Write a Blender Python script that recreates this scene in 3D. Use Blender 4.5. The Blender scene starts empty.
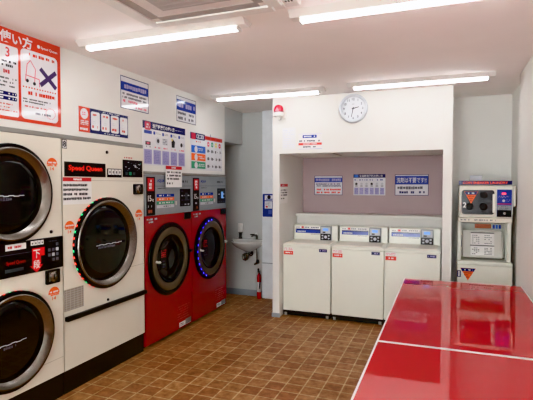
import bpy, bmesh, math, random
from mathutils import Vector, Matrix
PI = math.pi
S = bpy.context.scene
COL = S.collection

# ------------------------------------------------------------------ materials
def lin(c):
    return tuple(((v/255)/12.92 if v/255 <= .04045 else ((v/255+.055)/1.055)**2.4) for v in c)
MATS = {}
def mat(name, c, rough=.5, metal=0, emit=0, ecol=None, var=.04, scale=9, coat=0, spec=.5, bump=0):
    if name in MATS: return MATS[name]
    m = bpy.data.materials.new(name); m.use_nodes = True
    nt = m.node_tree; b = nt.nodes['Principled BSDF']
    col = (*lin(c), 1)
    b.inputs['Roughness'].default_value = rough; b.inputs['Metallic'].default_value = metal
    b.inputs['Specular IOR Level'].default_value = spec
    if coat:
        b.inputs['Coat Weight'].default_value = coat; b.inputs['Coat Roughness'].default_value = .04
    tc = nt.nodes.new('ShaderNodeTexCoord'); nz = nt.nodes.new('ShaderNodeTexNoise')
    nz.inputs['Scale'].default_value = scale; nz.inputs['Detail'].default_value = 3
    nt.links.new(tc.outputs['Object'], nz.inputs['Vector'])
    rp = nt.nodes.new('ShaderNodeValToRGB')
    rp.color_ramp.elements[0].position = .3; rp.color_ramp.elements[1].position = .7
    rp.color_ramp.elements[0].color = (*[v*(1-var) for v in col[:3]], 1)
    rp.color_ramp.elements[1].color = (*[min(1, v*(1+var)) for v in col[:3]], 1)
    nt.links.new(nz.outputs['Fac'], rp.inputs['Fac']); nt.links.new(rp.outputs['Color'], b.inputs['Base Color'])
    if bump:
        bp = nt.nodes.new('ShaderNodeBump'); bp.inputs['Strength'].default_value = bump; bp.inputs['Distance'].default_value = .01
        nt.links.new(nz.outputs['Fac'], bp.inputs['Height']); nt.links.new(bp.outputs['Normal'], b.inputs['Normal'])
    if emit:
        b.inputs['Emission Color'].default_value = (*lin(ecol or c), 1); b.inputs['Emission Strength'].default_value = emit
    MATS[name] = m
    return m

WALL  = mat('white wall paper', (228,227,222), .65, var=.015, scale=3)
WALLG = mat('shaded white wall paper', (196,198,196), .65, var=.015, scale=3)  # wall white darkened to stand in for shade around the washbasin
NICHE = mat('mauve grey wall paper', (184,166,168), .7, var=.02, scale=3)
CEIL  = mat('ceiling board', (246,241,238), .8, var=.02, scale=2)
SKIRT = mat('grey vinyl baseboard', (150,156,162), .6)
GREYT = mat('grey metal trim', (150,148,142), .45, .3)
CREAM = mat('cream enamel', (226,220,206), .32, var=.02, scale=3)
CREAM2= mat('cream enamel darker edge', (188,180,165), .4)
OFFW  = mat('off white enamel', (229,230,219), .3, var=.015, scale=3)
BLACK = mat('black plastic', (10,9,9), .3, spec=.3)
BLACKM= mat('matt black base', (12,10,9), .6)
CHROME= mat('brushed steel', (150,146,140), .26, 1, var=.08, scale=30)
SILVER= mat('champagne steel ring', (128,116,100), .36, .8, var=.05, scale=20)
DARKGL= mat('smoked door glass', (9,9,10), .06, spec=.5)
GLASSW= mat('dark washer glass', (6,6,7), .05, spec=.4)
GBLACK= mat('gloss black rubber', (4,4,4), .15, spec=.2)
DRUM  = mat('drum steel', (70,66,66), .3, .9)
RED   = mat('red enamel', (150,6,18), .25, var=.03, scale=3, coat=.2)
GREYP = mat('grey control fascia', (146,152,156), .38, .1)
GREYD = mat('dark grey fascia line', (72,76,80), .5)
PAPER = mat('white paper', (234,232,230), .55)
PAPERL= mat('laminated white sheet', (228,228,232), .07)
PAPERG= mat('pale grey print', (196,198,206), .5)
INK   = mat('black ink', (38,36,40), .5)
INKG  = mat('grey ink', (104,104,114), .15)
NAVY  = mat('navy ink', (38,42,98), .15)
BLUE  = mat('blue ink', (52,72,158), .1)
BLUE2 = mat('bright blue ink', (40,104,200), .4)
LAV   = mat('lavender print', (160,156,200), .45)
REDI  = mat('red ink', (200,44,48), .4)
POSTR = mat('poster orange red', (212,74,56), .07)
ORNG  = mat('orange ink', (240,104,40), .4)
GREEN = mat('green ink', (52,152,112), .4)
PINK  = mat('pink ink', (226,120,140), .15)
YELL  = mat('yellow ink', (226,206,110), .4)
PURP  = mat('purple ink', (66,44,96), .4)
WHITEP= mat('white plastic', (232,230,226), .4)
WHITEA= mat('air conditioner plastic', (230,224,221), .5)
MESHG = mat('grille mesh grey', (186,180,178), .7)
SLOT  = mat('slot shadow grey', (172,166,163), .8)
TUBE  = mat('luminous diffuser', (255,252,246), .5, emit=11, ecol=(247,250,255))
LEDR  = mat('red indicator', (255,50,30), .4, emit=1.6)
LEDG  = mat('green indicator', (40,230,140), .4, emit=1.0)
LEDB  = mat('blue indicator', (56,44,240), .4, emit=2)
LEDP  = mat('pink indicator', (255,40,90), .4, emit=1)
SCRN  = mat('lit display', (110,160,220), .3, emit=.4)
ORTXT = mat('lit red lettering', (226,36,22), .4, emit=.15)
CERAM = mat('white ceramic', (218,218,214), .15, coat=.4)
FIRE  = mat('extinguisher red', (190,18,26), .25, coat=.3)
TABLE = mat('glossy red laminate', (188,34,44), .035, var=.03, scale=2, spec=.75)
TEDGE = mat('white edge band', (232,226,226), .4)
LEGM  = mat('grey steel leg', (150,150,152), .35, .8)
ALU   = mat('aluminium frame', (170,172,174), .35, .8)
FABR  = mat('light grey plastic', (205,203,196), .45)
CLKF  = mat('clock silver rim', (206,210,214), .35, .3)
CLKD  = mat('clock dial', (224,228,232), .5)
ALARM = mat('red lamp dome', (206,26,60), .2, emit=.12, coat=.5)

def glass_mat():
    m = bpy.data.materials.new('clear pane'); m.use_nodes = True
    b = m.node_tree.nodes['Principled BSDF']
    b.inputs['Base Color'].default_value = (.95,.98,.97,1); b.inputs['Roughness'].default_value = .02
    b.inputs['Transmission Weight'].default_value = 1; b.inputs['IOR'].default_value = 1.05
    return m
PANE = glass_mat()

def floor_mat():
    m = bpy.data.materials.new('brown tile sheet'); m.use_nodes = True
    nt = m.node_tree; N = nt.nodes; L = nt.links; b = N['Principled BSDF']
    tc = N.new('ShaderNodeTexCoord'); mp = N.new('ShaderNodeMapping')
    T = .1367
    mp.inputs['Location'].default_value = (.962 + 40*T, -2.983 + 60*T, 0)
    L.new(tc.outputs['Object'], mp.inputs['Vector'])
    br = N.new('ShaderNodeTexBrick'); br.offset = 0; br.squash = 1
    br.inputs['Scale'].default_value = 1; br.inputs['Brick Width'].default_value = T; br.inputs['Row Height'].default_value = T
    br.inputs['Mortar Size'].default_value = .0052; br.inputs['Mortar Smooth'].default_value = .15; br.inputs['Bias'].default_value = 0
    br.inputs['Color1'].default_value = (*lin((170,118,82)),1); br.inputs['Color2'].default_value = (*lin((196,154,112)),1)
    br.inputs['Mortar'].default_value = (*lin((226,208,170)),1)
    L.new(mp.outputs['Vector'], br.inputs['Vector'])
    nz = N.new('ShaderNodeTexNoise'); nz.inputs['Scale'].default_value = 17; nz.inputs['Detail'].default_value = 6; nz.inputs['Roughness'].default_value = .65
    L.new(tc.outputs['Object'], nz.inputs['Vector'])
    rp = N.new('ShaderNodeValToRGB'); rp.color_ramp.elements[0].position = .32; rp.color_ramp.elements[1].position = .68
    rp.color_ramp.elements[0].color = (*lin((186,160,138)),1); rp.color_ramp.elements[1].color = (*lin((255,252,246)),1)
    L.new(nz.outputs['Fac'], rp.inputs['Fac'])
    mx = N.new('ShaderNodeMix'); mx.data_type = 'RGBA'; mx.blend_type = 'MULTIPLY'; mx.inputs[0].default_value = 1
    L.new(br.outputs['Color'], mx.inputs[6]); L.new(rp.outputs['Color'], mx.inputs[7])
    n2 = N.new('ShaderNodeTexNoise'); n2.inputs['Scale'].default_value = 2.2
    L.new(tc.outputs['Object'], n2.inputs['Vector'])
    r2 = N.new('ShaderNodeValToRGB'); r2.color_ramp.elements[0].position = .35; r2.color_ramp.elements[1].position = .65
    r2.color_ramp.elements[0].color = (.82,.78,.74,1); r2.color_ramp.elements[1].color = (1,1,1,1)
    L.new(n2.outputs['Fac'], r2.inputs['Fac'])
    m2 = N.new('ShaderNodeMix'); m2.data_type = 'RGBA'; m2.blend_type = 'MULTIPLY'; m2.inputs[0].default_value = 1
    L.new(mx.outputs[2], m2.inputs[6]); L.new(r2.outputs['Color'], m2.inputs[7])
    L.new(m2.outputs[2], b.inputs['Base Color'])
    b.inputs['Roughness'].default_value = .42; b.inputs['Specular IOR Level'].default_value = .35
    return m
FLOOR = floor_mat()

# ------------------------------------------------------------------ mesh builder (front faces -Y, x right, z up)
_tc = {}
def text_mesh(s, bold):
    k = (s, bold)
    if k not in _tc:
        cu = bpy.data.curves.new('t', 'FONT'); cu.body = s; cu.size = 1; cu.offset = bold; cu.resolution_u = 3
        o = bpy.data.objects.new('t', cu); COL.objects.link(o)
        dg = bpy.context.evaluated_depsgraph_get(); dg.update()
        me = bpy.data.meshes.new_from_object(o.evaluated_get(dg))
        vs = [v.co.copy() for v in me.vertices]; fs = [list(p.vertices) for p in me.polygons]
        bpy.data.objects.remove(o); bpy.data.curves.remove(cu); bpy.data.meshes.remove(me)
        _tc[k] = (vs, fs)
    return _tc[k]

class B:
    def __init__(s): s.bm = bmesh.new(); s.mats = []
    def mi(s, m):
        if m not in s.mats: s.mats.append(m)
        return s.mats.index(m)
    def add(s, bm, m, smooth=False, M=None):
        i = s.mi(m); mp = {}
        for v in bm.verts: mp[v] = s.bm.verts.new(M @ v.co if M else v.co)
        for f in bm.faces:
            try: n = s.bm.faces.new([mp[v] for v in f.verts])
            except ValueError: continue
            n.material_index = i; n.smooth = smooth
        bm.free()
    def raw(s, vs, fs, m, smooth=False):
        i = s.mi(m); v = [s.bm.verts.new(p) for p in vs]
        for f in fs:
            try: n = s.bm.faces.new([v[k] for k in f])
            except ValueError: continue
            n.material_index = i; n.smooth = smooth
    def box(s, x0,x1,y0,y1,z0,z1, m, bev=0, seg=2):
        bm = bmesh.new(); bmesh.ops.create_cube(bm, size=1)
        for v in bm.verts: v.co = Vector(((x0+x1)/2+v.co.x*(x1-x0), (y0+y1)/2+v.co.y*(y1-y0), (z0+z1)/2+v.co.z*(z1-z0)))
        if bev: bmesh.ops.bevel(bm, geom=bm.edges[:], offset=bev, segments=seg, affect='EDGES', profile=.5)
        s.add(bm, m)
    def plate(s, x0,x1,z0,z1, y, m, t=.002): s.box(x0,x1,y-t,y,z0,z1,m)
    def poly(s, pts, y, m, t=.002, smooth=False):       # prism from 2-D (x,z) outline, counter-clockwise seen from the front
        n = len(pts)
        vs = [(x,y-t,z) for x,z in pts] + [(x,y,z) for x,z in pts]
        fs = [list(range(n)), list(range(2*n-1, n-1, -1))] + [[(k+1)%n, k, k+n, (k+1)%n+n] for k in range(n)]
        s.raw(vs, fs, m, smooth)
    def rrect(s, x0,x1,z0,z1, y, m, r, t=.002, seg=5):
        pts = []
        for cx, cz, a in ((x1-r,z0+r,-PI/2),(x1-r,z1-r,0),(x0+r,z1-r,PI/2),(x0+r,z0+r,PI)):
            for k in range(seg+1): pts.append((cx+r*math.cos(a+k*PI/2/seg), cz+r*math.sin(a+k*PI/2/seg)))
        s.poly(pts, y, m, t)
    def disc(s, x, z, r, y, m, t=.002, n=20, a0=0, a1=2*PI):
        full = abs(a1-a0-2*PI) < 1e-6
        s.poly([(x+r*math.cos(a0+(a1-a0)*k/(n if full else n-1)), z+r*math.sin(a0+(a1-a0)*k/(n if full else n-1))) for k in range(n)], y, m, t)
    def lathe(s, c, prof, m, axis='z', n=48, smooth=True):   # prof: (radius, along)
        vs = []; fs = []; k = len(prof)
        for j in range(n):
            a = 2*PI*j/n
            for r, h in prof:
                p = (r*math.cos(a), r*math.sin(a), h) if axis == 'z' else ((r*math.cos(a), h, r*math.sin(a)) if axis == 'y' else (h, r*math.cos(a), r*math.sin(a)))
                vs.append((c[0]+p[0], c[1]+p[1], c[2]+p[2]))
        for j in range(n):
            j2 = (j+1) % n
            for q in range(k-1): fs.append([j*k+q, j2*k+q, j2*k+q+1, j*k+q+1])
        bm = bmesh.new(); v = [bm.verts.new(p) for p in vs]
        for f in fs: bm.faces.new([v[i] for i in f])
        bmesh.ops.remove_doubles(bm, verts=bm.verts[:], dist=1e-6)
        bmesh.ops.recalc_face_normals(bm, faces=bm.faces[:])
        s.add(bm, m, smooth)
    def tube(s, pts, r, m, n=10):
        pts = [Vector(p) for p in pts]; rings = []
        for i, p in enumerate(pts):
            d = (pts[min(i+1,len(pts)-1)]-pts[max(i-1,0)]).normalized()
            a = d.orthogonal().normalized() if not rings else (rings[-1][1]-d*rings[-1][1].dot(d)).normalized()
            b = d.cross(a); rr = r[i] if isinstance(r,(list,tuple)) else r
            rings.append(([p+(a*math.cos(2*PI*k/n)+b*math.sin(2*PI*k/n))*rr for k in range(n)], a))
        vs = [v for q in rings for v in q[0]]; fs = []
        for i in range(len(pts)-1):
            for k in range(n): fs.append([i*n+k, i*n+(k+1)%n, (i+1)*n+(k+1)%n, (i+1)*n+k])
        fs.append(list(range(n-1,-1,-1))); fs.append([(len(pts)-1)*n+k for k in range(n)])
        s.raw(vs, fs, m, True)
    def hole(s, x0,x1,z0,z1, cx,cz,r, y, depth, m, n=72):    # flat front with a round hole and its reveal
        ang = [2*PI*k/n for k in range(n)] + [math.atan2(z-cz,x-cx)%(2*PI) for x in (x0,x1) for z in (z0,z1)]
        ang = sorted(set(round(a,6) for a in ang)); inn=[]; out=[]; bk=[]
        for a in ang:
            c, q = math.cos(a), math.sin(a); t = 1e9
            if c > 1e-9: t = min(t,(x1-cx)/c)
            if c < -1e-9: t = min(t,(x0-cx)/c)
            if q > 1e-9: t = min(t,(z1-cz)/q)
            if q < -1e-9: t = min(t,(z0-cz)/q)
            out.append((cx+t*c,y,cz+t*q)); inn.append((cx+r*c,y,cz+r*q)); bk.append((cx+r*c,y+depth,cz+r*q))
        k = len(ang)
        s.raw(out+inn+bk, [[i,(i+1)%k,k+(i+1)%k,k+i] for i in range(k)]+[[k+i,k+(i+1)%k,2*k+(i+1)%k,2*k+i] for i in range(k)], m)
    def text(s, t, x0,x1,z0,z1, y, m, bold=0, fit=True):
        vs, fs = text_mesh(t, bold)
        if not vs: return
        ax=min(v.x for v in vs); bx=max(v.x for v in vs); az=min(v.y for v in vs); bz=max(v.y for v in vs)
        kx=(x1-x0)/max(bx-ax,1e-6); kz=(z1-z0)/max(bz-az,1e-6); ox,oz=x0,z0
        if not fit:
            k=min(kx,kz); ox=(x0+x1)/2-k*(bx-ax)/2; oz=(z0+z1)/2-k*(bz-az)/2; kx=kz=k
        s.raw([(ox+(v.x-ax)*kx, y, oz+(v.y-az)*kz) for v in vs], fs, m)
    def quad(s, x0,x1,z0,z1, y, m): s.raw([(x0,y,z0),(x1,y,z0),(x1,y,z1),(x0,y,z1)], [[0,1,2,3]], m)
    def lines(s, x0,x1,z0,z1, y, m, rows=3, seed=1, fill=.6, dense=.75, full=False):   # print too small to read
        R = random.Random(seed); h=(z1-z0)/rows
        for i in range(rows):
            zt = z1-i*h-h*(1-fill)/2; zb = zt-h*fill; x = x0; end = x1 if full else x1-(x1-x0)*R.uniform(0,.3)
            while x < end-1e-4:
                w = min(h*fill*R.uniform(.5,1.1), end-x)
                k = R.random()
                if k < dense:
                    s.quad(x, x+w*.85, zb+h*fill*R.choice((0,0,.15)), zt-h*fill*R.choice((0,0,.1)), y, m)
                x += w
    def build(s, name, parent=None, loc=(0,0,0), rz=0, bev=0):
        me = bpy.data.meshes.new(name); s.bm.to_mesh(me); s.bm.free()
        for m in s.mats: me.materials.append(m)
        o = bpy.data.objects.new(name, me); COL.objects.link(o)
        o.location = loc; o.rotation_euler = (0,0,rz)
        if parent: o.parent = parent
        return o

def tag(o, label, cat, group=None):
    o['label'] = label; o['category'] = cat
    if group: o['group'] = group
    return o
def thing(name, label, cat, loc=(0,0,0), rz=0, group=None):
    o = bpy.data.objects.new(name, None); COL.objects.link(o); o.empty_display_size = .1
    o.location = loc; o.rotation_euler = (0,0,rz)
    return tag(o, label, cat, group)
def struct(name, b, loc=(0,0,0), rz=0):
    o = b.build(name, None, loc, rz); o['kind'] = 'structure'; return o
L90 = PI/2          # things against the left wall face +X
LW = -2.53          # poster wall above the machines
LF = -2.51          # machine fronts

# ------------------------------------------------------------------ the room
CE = 2.47
b = B(); b.box(-3.7,.9,-1.5,6.0,-.1,0,FLOOR); struct('floor', b)
b = B(); b.box(-3.7,.9,-1.5,6.0,CE,CE+.1,CEIL); struct('ceiling', b)
b = B()
def prism_x(b, outline, x0, x1, m):
    n=len(outline)
    b.raw([(x1,y,z) for y,z in outline]+[(x0,y,z) for y,z in outline],
          [list(range(n)), list(range(2*n-1,n-1,-1))]+[[(k+1)%n,k,k+n,(k+1)%n+n] for k in range(n)], m)
prism_x(b, [(-1.3,0),(1.60,0),(1.60,1.858),(3.442,1.858),(3.442,1.626),(5.10,1.626),(5.10,CE),(-1.3,CE)], LW-.1, LW, WALL)
struct('wall_left', b)
b = B(); b.box(-3.7,-3.6,-1.3,5.8,0,CE,WALL); struct('wall_left_outer', b)
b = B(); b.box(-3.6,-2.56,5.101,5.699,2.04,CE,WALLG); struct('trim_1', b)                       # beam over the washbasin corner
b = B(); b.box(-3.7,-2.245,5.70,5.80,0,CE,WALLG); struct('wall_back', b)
b = B(); PNL=mat('cool white panel',(232,236,240),.5); b.box(-2.245,-1.816,5.63,5.80,0,.463,PNL); b.box(-2.245,-1.816,5.63,5.80,.475,CE,PNL); b.box(-2.243,-1.818,5.636,5.79,.463,.475,SKIRT)
struct('wall_back_panel', b)
b = B(); b.box(-1.815,-1.735,4.87,5.90,0,CE,WALL); struct('wall_partition_left', b)
b = B(); b.box(-.022,.065,4.87,5.90,0,CE,WALL); struct('wall_partition_right', b)
b = B(); b.box(-1.7345,-.0225,4.87,5.785,1.85,CE,WALL); struct('wall_back_upper', b)
b = B(); b.box(-1.53,-1.14,4.95,5.41,1.842,1.8495,mat('soffit hatch',(196,188,184),.7)); b.box(-1.515,-1.155,4.965,5.395,1.839,1.8425,WALL); struct('trim_5', b)
b = B(); b.box(-1.7345,-.0225,5.785,5.90,0,1.85,NICHE); struct('wall_back_inner', b)
b = B(); b.box(-1.7345,-.0225,5.53,5.784,0,1.115,WALL); b.box(-1.7345,-.0225,5.476,5.784,1.115,1.145,WALL,.004); struct('trim_2', b)   # ledge behind the washers
b = B(); b.box(.0655,.76,5.55,5.65,0,CE,WALL); struct('wall_back_right', b)
b = B(); b.box(.60,.76,-1.3,4.6,0,CE,WALL); struct('wall_right', b)
b = B(); b.box(.66,.76,4.601,5.549,0,CE,WALL); struct('wall_right_rear', b)
b = B(); b.box(LW-.03,LF-.004,-1.3+.5,3.437,1.826,1.857,GREYT,.004); struct('trim_3', b)
b = B(); b.box(LW-.03,LF-.004,3.446,5.095,1.60,1.625,GREYT,.004); struct('trim_4', b)
b = B(); b.box(-3.5,-2.246,5.690,5.6995,0,.083,SKIRT,.002); struct('baseboard_back', b)
b = B(); b.box(-1.824,-1.726,4.861,4.8695,0,.048,SKIRT,.002); b.box(-1.824,-1.8155,4.8695,5.62,0,.048,SKIRT); struct('baseboard_partition', b)
# shop front behind the camera
b = B(); b.box(-3.7,-2.2,-1.4,-1.3,0,CE,WALL); b.box(-2.2,.9,-1.4,-1.3,2.3,CE,WALL); b.box(.35,.9,-1.4,-1.3,0,2.3,WALL); struct('wall_front', b)
b = B()
for x in (-2.2,-1.36,-.52,.29): b.box(x,x+.06,-1.39,-1.32,0,2.3,ALU,.004)
b.box(-2.14,.29,-1.39,-1.32,2.24,2.3,ALU); b.box(-2.14,.29,-1.39,-1.32,0,.08,ALU)
wf = struct('window_1', b)
for x in (-2.14,-1.30,-.46):
    b = B(); b.box(x+.001,x+.749 if x>-.5 else x+.779,-1.36,-1.352,.081,2.239,PANE); b.build('pane', wf)

# ------------------------------------------------------------------ ceiling lights and air conditioner
def tube_light(x0, x1, y, label, s):
    L = x1-x0; cx=(x0+x1)/2
    t = thing('ceiling_light', label, 'light', (cx,y,CE), 0, 'tube lights on the ceiling')
    b = B()
    o = [(-.075,0),(-.034,-.034),(.034,-.034),(.075,0)]
    hl = L/2+.05; n=4
    b.raw([(-hl,y_,z) for y_,z in o]+[(hl,y_,z) for y_,z in o], [[0,1,2,3],[7,6,5,4]]+[[k,k+4,(k+1)%4+4,(k+1)%4] for k in range(4)], WHITEP)
    b.build('housing', t)
    b = B(); pts=[(.029*math.cos(a), -.036-.021*math.sin(a)) for a in [-.1+(PI+.2)*k/12 for k in range(13)]]
    n=len(pts); hl=L/2-.012
    b.raw([(-hl,p,q) for p,q in pts]+[(hl,p,q) for p,q in pts], [list(range(n)),list(range(2*n-1,n-1,-1))]+[[k,k+n,k+n+1,k+1] for k in range(n-1)], TUBE, True)
    b.build('diffuser', t)
    for q in (-1,1):
        b = B(); b.box(min(q*hl,q*(hl+.012)),max(q*hl,q*(hl+.012)),-.031,.031,-.058,-.0345,WHITEP,.003); b.build('end_cap', t)
    return t
tube_light(-2.275,-1.145,2.51,'ceiling tube light beside the air conditioner, nearer the dryers',0)
tube_light(-.775,.40,2.52,'near ceiling tube light to the right of the air conditioner, above the red tables',1)
tube_light(-2.33,-1.18,4.52,'far ceiling tube light in front of the red alarm lamp, above the red washers',2)
tube_light(-.835,.345,4.46,'far ceiling tube light just in front of the wall clock',3)

tube_light(-2.275,-1.145,.52,'added unseen ceiling tube light of the row nearest the shop front, on the dryer side',4)  # unseen pair of tubes added behind the camera to light the room
tube_light(-.775,.40,.52,'added unseen ceiling tube light of the row nearest the shop front, over the red tables',5)
t = thing('air_conditioner', 'white ceiling cassette air conditioner with grey square grille, behind the near tube lights', 'air conditioner', (-1.215,1.92,CE))
b = B()
for x0,x1,y0,y1 in ((-.42,.42,.24,.43),(-.42,.42,-.43,-.24),(-.42,-.24,-.24,.24),(.24,.42,-.24,.24)): b.box(x0,x1,y0,y1,-.032,-.0005,WHITEA,.005)
b.box(.42,.50,.25,.43,-.028,-.0005,WHITEA,.008)
b.build('panel', t)
b = B(); b.box(-.238,.238,-.238,.238,-.038,-.002,WHITEA,.006); b.box(-.20,.20,-.20,.20,-.043,-.037,MESHG,.003)
for k in range(9): b.box(-.19,.19,-.185+k*.045,-.182+k*.045,-.0445,-.042,MESHG)
b.build('intake_grille', t)
for k in range(4):
    f = B(); f.box(-.30,.30,.29,.345,-.0345,-.0315,SLOT); f.box(-.36,.36,.345,.418,-.044,-.033,WHITEP,.004)
    o = f.build('louver', t, (0,0,0), k*PI/2)
b = B(); b.box(.43,.49,.31,.37,-.031,-.027,WHITEP,.002)
for k in range(3): b.box(.44+k*.016,.448+k*.016,.33,.345,-.033,-.03,INK)
b.build('signal_receiver', t)

# ------------------------------------------------------------------ stacked dryer (front at local y=0)
def dryer_door(t, cx, cz, r, seed, leds, cut_r=None):
    b = B()
    b.lathe((cx,0,cz), [(r+.010,.0),(r+.010,-.022),(r+.002,-.028),(r-.012,-.029)], GBLACK, 'y', 72)
    b.lathe((cx,0,cz), [(r-.010,-.026),(r-.014,-.036),(r-.022,-.038),(r-.052,.008),(r-.06,.012)], CHROME, 'y', 72)
    d = b.build('door', t)
    b = B(); b.lathe((cx,0,cz), [(r-.050,.012),(r-.054,.006),(r-.11,.003),(r-.2,.000),(.001,-.001)], DARKGL, 'y', 64)
    x0 = cx-.02 if r>.32 else cx-.10
    w = .26
    for k in range(8):
        a = x0-.10+k*w/7; b.quad(a,a+w/7+.004,cz-.018+(.004 if k%2 else 0),cz-.012+(.004 if k%2 else 0),-.003,PAPERG)
    b.lines(x0-.08,x0+.14,cz-.045,cz-.022,-.003,INKG,1,seed,.8,.8)
    b.build('caution_print', d)
    if leds:
        b = B(); n=144; ri=r+.0104; i0=b.mi(LEDR); i1=b.mi(LEDG); i2=b.mi(GBLACK)
        v0=[b.bm.verts.new((cx+ri*math.cos(2*PI*k/n),-.004,cz+ri*math.sin(2*PI*k/n))) for k in range(n)]
        v1=[b.bm.verts.new((cx+ri*math.cos(2*PI*k/n),-.013,cz+ri*math.sin(2*PI*k/n))) for k in range(n)]
        for k in range(n):
            f=b.bm.faces.new((v0[k],v0[(k+1)%n],v1[(k+1)%n],v1[k])); f.material_index = i2 if k%3==0 or k%3==1 and False else ((i0 if (k//3)%3 else i1) if k%3==1 else i2)
        b.build('indicator_light_ring', d)
    return d
def sticker(t, x, z, r, s):
    b = B(); b.disc(x,z-.1*r,r,-.0005,ORNG,.001,18,0,PI)
    b.lines(x-.8*r,x+.8*r,z+.05*r,z+.32*r,-.0021,PAPER,1,s+3,.9,.9,True)
    b.lines(x-.9*r,x+.9*r,z-.4*r,z-.1*r,-.0008,ORNG,1,s,.9,.9,True); b.text('14',x-r*.35,x+r*.35,z-1.0*r,z-.5*r,-.0008,ORNG,.02)
    return b.build('sticker', t)
def coin_box(t, x0,x1,z0,z1):
    b = B(); b.rrect(x0,x1,z0,z1,-.001,BLACK,.008,.014); cx=(x0+x1)/2; cz=(z0+z1)/2; w=x1-x0; h=z1-z0
    o = b.build('coin_box', t)
    b = B(); b.lathe((cx,-.015,cz),[(.001,-.008),(w*.28,-.007),(w*.3,0)],CHROME,'y',20); b.plate(cx-.004,cx+.004,cz-h*.18,cz+h*.18,-.022,BLACK,.003)
    b.plate(cx-w*.4,cx-w*.28,cz-h*.3,cz+h*.34,-.015,CHROME,.006); b.plate(cx-w*.34,cx+w*.2,cz+h*.3,cz+h*.38,-.015,CHROME,.004)
    b.build('coin_slot', o)

C0 = 2.06
t = thing('stacked_dryer', 'cream stacked coin dryer with two round doors, one above the other', 'dryer', (LF,C0,0), L90)
W2 = .43
b = B()
b.box(-W2,-W2+.002,0,.95,.17,1.824,CREAM); b.box(W2-.002,W2,0,.95,.17,1.824,CREAM); b.box(-W2,W2,.001,.95,1.822,1.824,CREAM); b.box(-W2,W2,.94,.95,.17,1.822,CREAM)
b.hole(-W2,W2,1.144,1.824,.02,1.445,.28,0,.1,CREAM); b.hole(-W2,W2,.17,.924,.02,.525,.28,0,.1,CREAM)
b.quad(-W2,W2,.92,1.15,.02,CREAM); b.box(-W2,W2,.1,.11,.17,1.82,BLACKM)
b.quad(.16,W2-.004,.284,.288,-.0008,CREAM2); b.quad(-W2,W2,1.139,1.143,-.0008,CREAM2)
b.build('cabinet', t)
b = B(); b.box(-W2+.002,W2-.002,.012,.9,0,.168,BLACKM); b.build('base', t)
dryer_door(t,.02,1.445,.302,3,False); dryer_door(t,.02,.525,.302,4,True)
b = B(); b.box(-W2+.003,W2-.003,-.012,.015,.927,1.143,BLACK,.004); b.quad(-W2+.01,W2-.2,1.066,1.069,-.0125,INKG); b.lines(.3,.38,1.112,1.124,-.0125,INKG,1,8)
p = b.build('control_panel', t)
def yy(v): return v-C0
b = B(); b.plate(yy(2.03),yy(2.178),1.094,1.132,-.0122,PAPER,.002); b.lines(yy(2.045),yy(2.165),1.104,1.122,-.0148,REDI,1,5,.9,.8); b.build('label_strip', p)
for k in range(4):
    b = B(); x=yy(2.215)+k*.026; b.plate(x,x+.021,1.106,1.135,-.0122,WHITEP,.004); b.quad(x+.006,x+.015,1.113,1.124,-.0163,INK); b.build('price_window', p)
b = B(); x0,x1=yy(2.205),yy(2.312); xm=(x0+x1)/2; w=.066
b.poly([(xm,.926),(x1-.002,.973),(xm+w/2,.973),(xm+w/2,1.032),(x1+.012,1.032),(x1+.012,1.085),(xm-w/2,1.085),(xm-w/2,.973),(x0+.002,.973)],-.0122,mat('arrow red',(222,32,40),.4),.0015)
b.text('下',xm-.028,xm+.028,1.02,1.076,-.0142,PAPER,.015); b.text('段',xm-.028,xm+.028,.952,1.008,-.0142,PAPER,.015)
b.build('arrow_sticker', p)
b = B(); b.text('Speed Queen',yy(2.036),yy(2.172),1.0,1.028,-.013,mat('dull red lettering',(170,26,22),.4),.01); b.build('lettering', p)
b = B(); b.plate(yy(2.025),yy(2.157),.958,.98,-.0122,GREYD,.003); b.build('card_slot', p)
for r_ in range(4):
    for c_ in range(3):
        x=yy(2.352)+c_*.034; z=1.095-r_*.034
        if (r_,c_) in ((0,0),(0,1),(3,0)): continue
        b = B(); b.rrect(x,x+.022,z-.012,z+.010,-.0122,INKG if (r_+c_)%3 else PAPERG,.004,.003); b.build('button', p)
coin_box(t, yy(2.337),yy(2.453),.825,.92)
b = B(); b.lathe((yy(2.392),0,1.18),[(.001,-.008),(.011,-.007),(.012,0)],BLACK,'y',16); b.build('lock', t)
sticker(t, yy(2.41),1.645,.045,1); sticker(t, yy(2.41),.755,.048,2)

# ------------------------------------------------------------------ single dryer no. 8
C0 = 2.965
t = thing('tumble_dryer', 'cream single-door coin dryer number 8 next to the red washers', 'dryer', (LF,C0,0), L90)
W2 = .468
b = B()
b.box(-W2,-W2+.002,0,.95,.17,1.824,CREAM); b.box(W2-.002,W2,0,.95,.17,1.824,CREAM); b.box(-W2,W2,.001,.95,1.822,1.824,CREAM); b.box(-W2,W2,.94,.95,.17,1.822,CREAM)
b.hole(-W2,W2,.17,1.824,-.02,1.043,.325,0,.1,CREAM); b.box(-W2,W2,.1,.11,.17,1.82,BLACKM)
b.quad(-.2,W2-.006,1.532,1.536,-.0008,CREAM2); b.quad(.25,W2-.006,.796,.800,-.0008,CREAM2); b.lines(.205,.355,1.722,1.738,-.001,REDI,1,2,.7,.6)
b.build('cabinet', t)
b = B(); b.box(-W2+.002,W2-.002,.012,.9,0,.168,BLACKM); b.build('base', t)
dryer_door(t,-.02,1.043,.350,7,True)
b = B(); b.plate(yy(2.499),yy(2.543),1.758,1.822,-.001,INK,.001); b.plate(yy(2.504),yy(2.538),1.764,1.816,-.0018,PAPER,.0006); b.text('8',yy(2.506),yy(2.536),1.766,1.814,-.0030,INK,.05,False); b.build('number_label', t)
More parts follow.
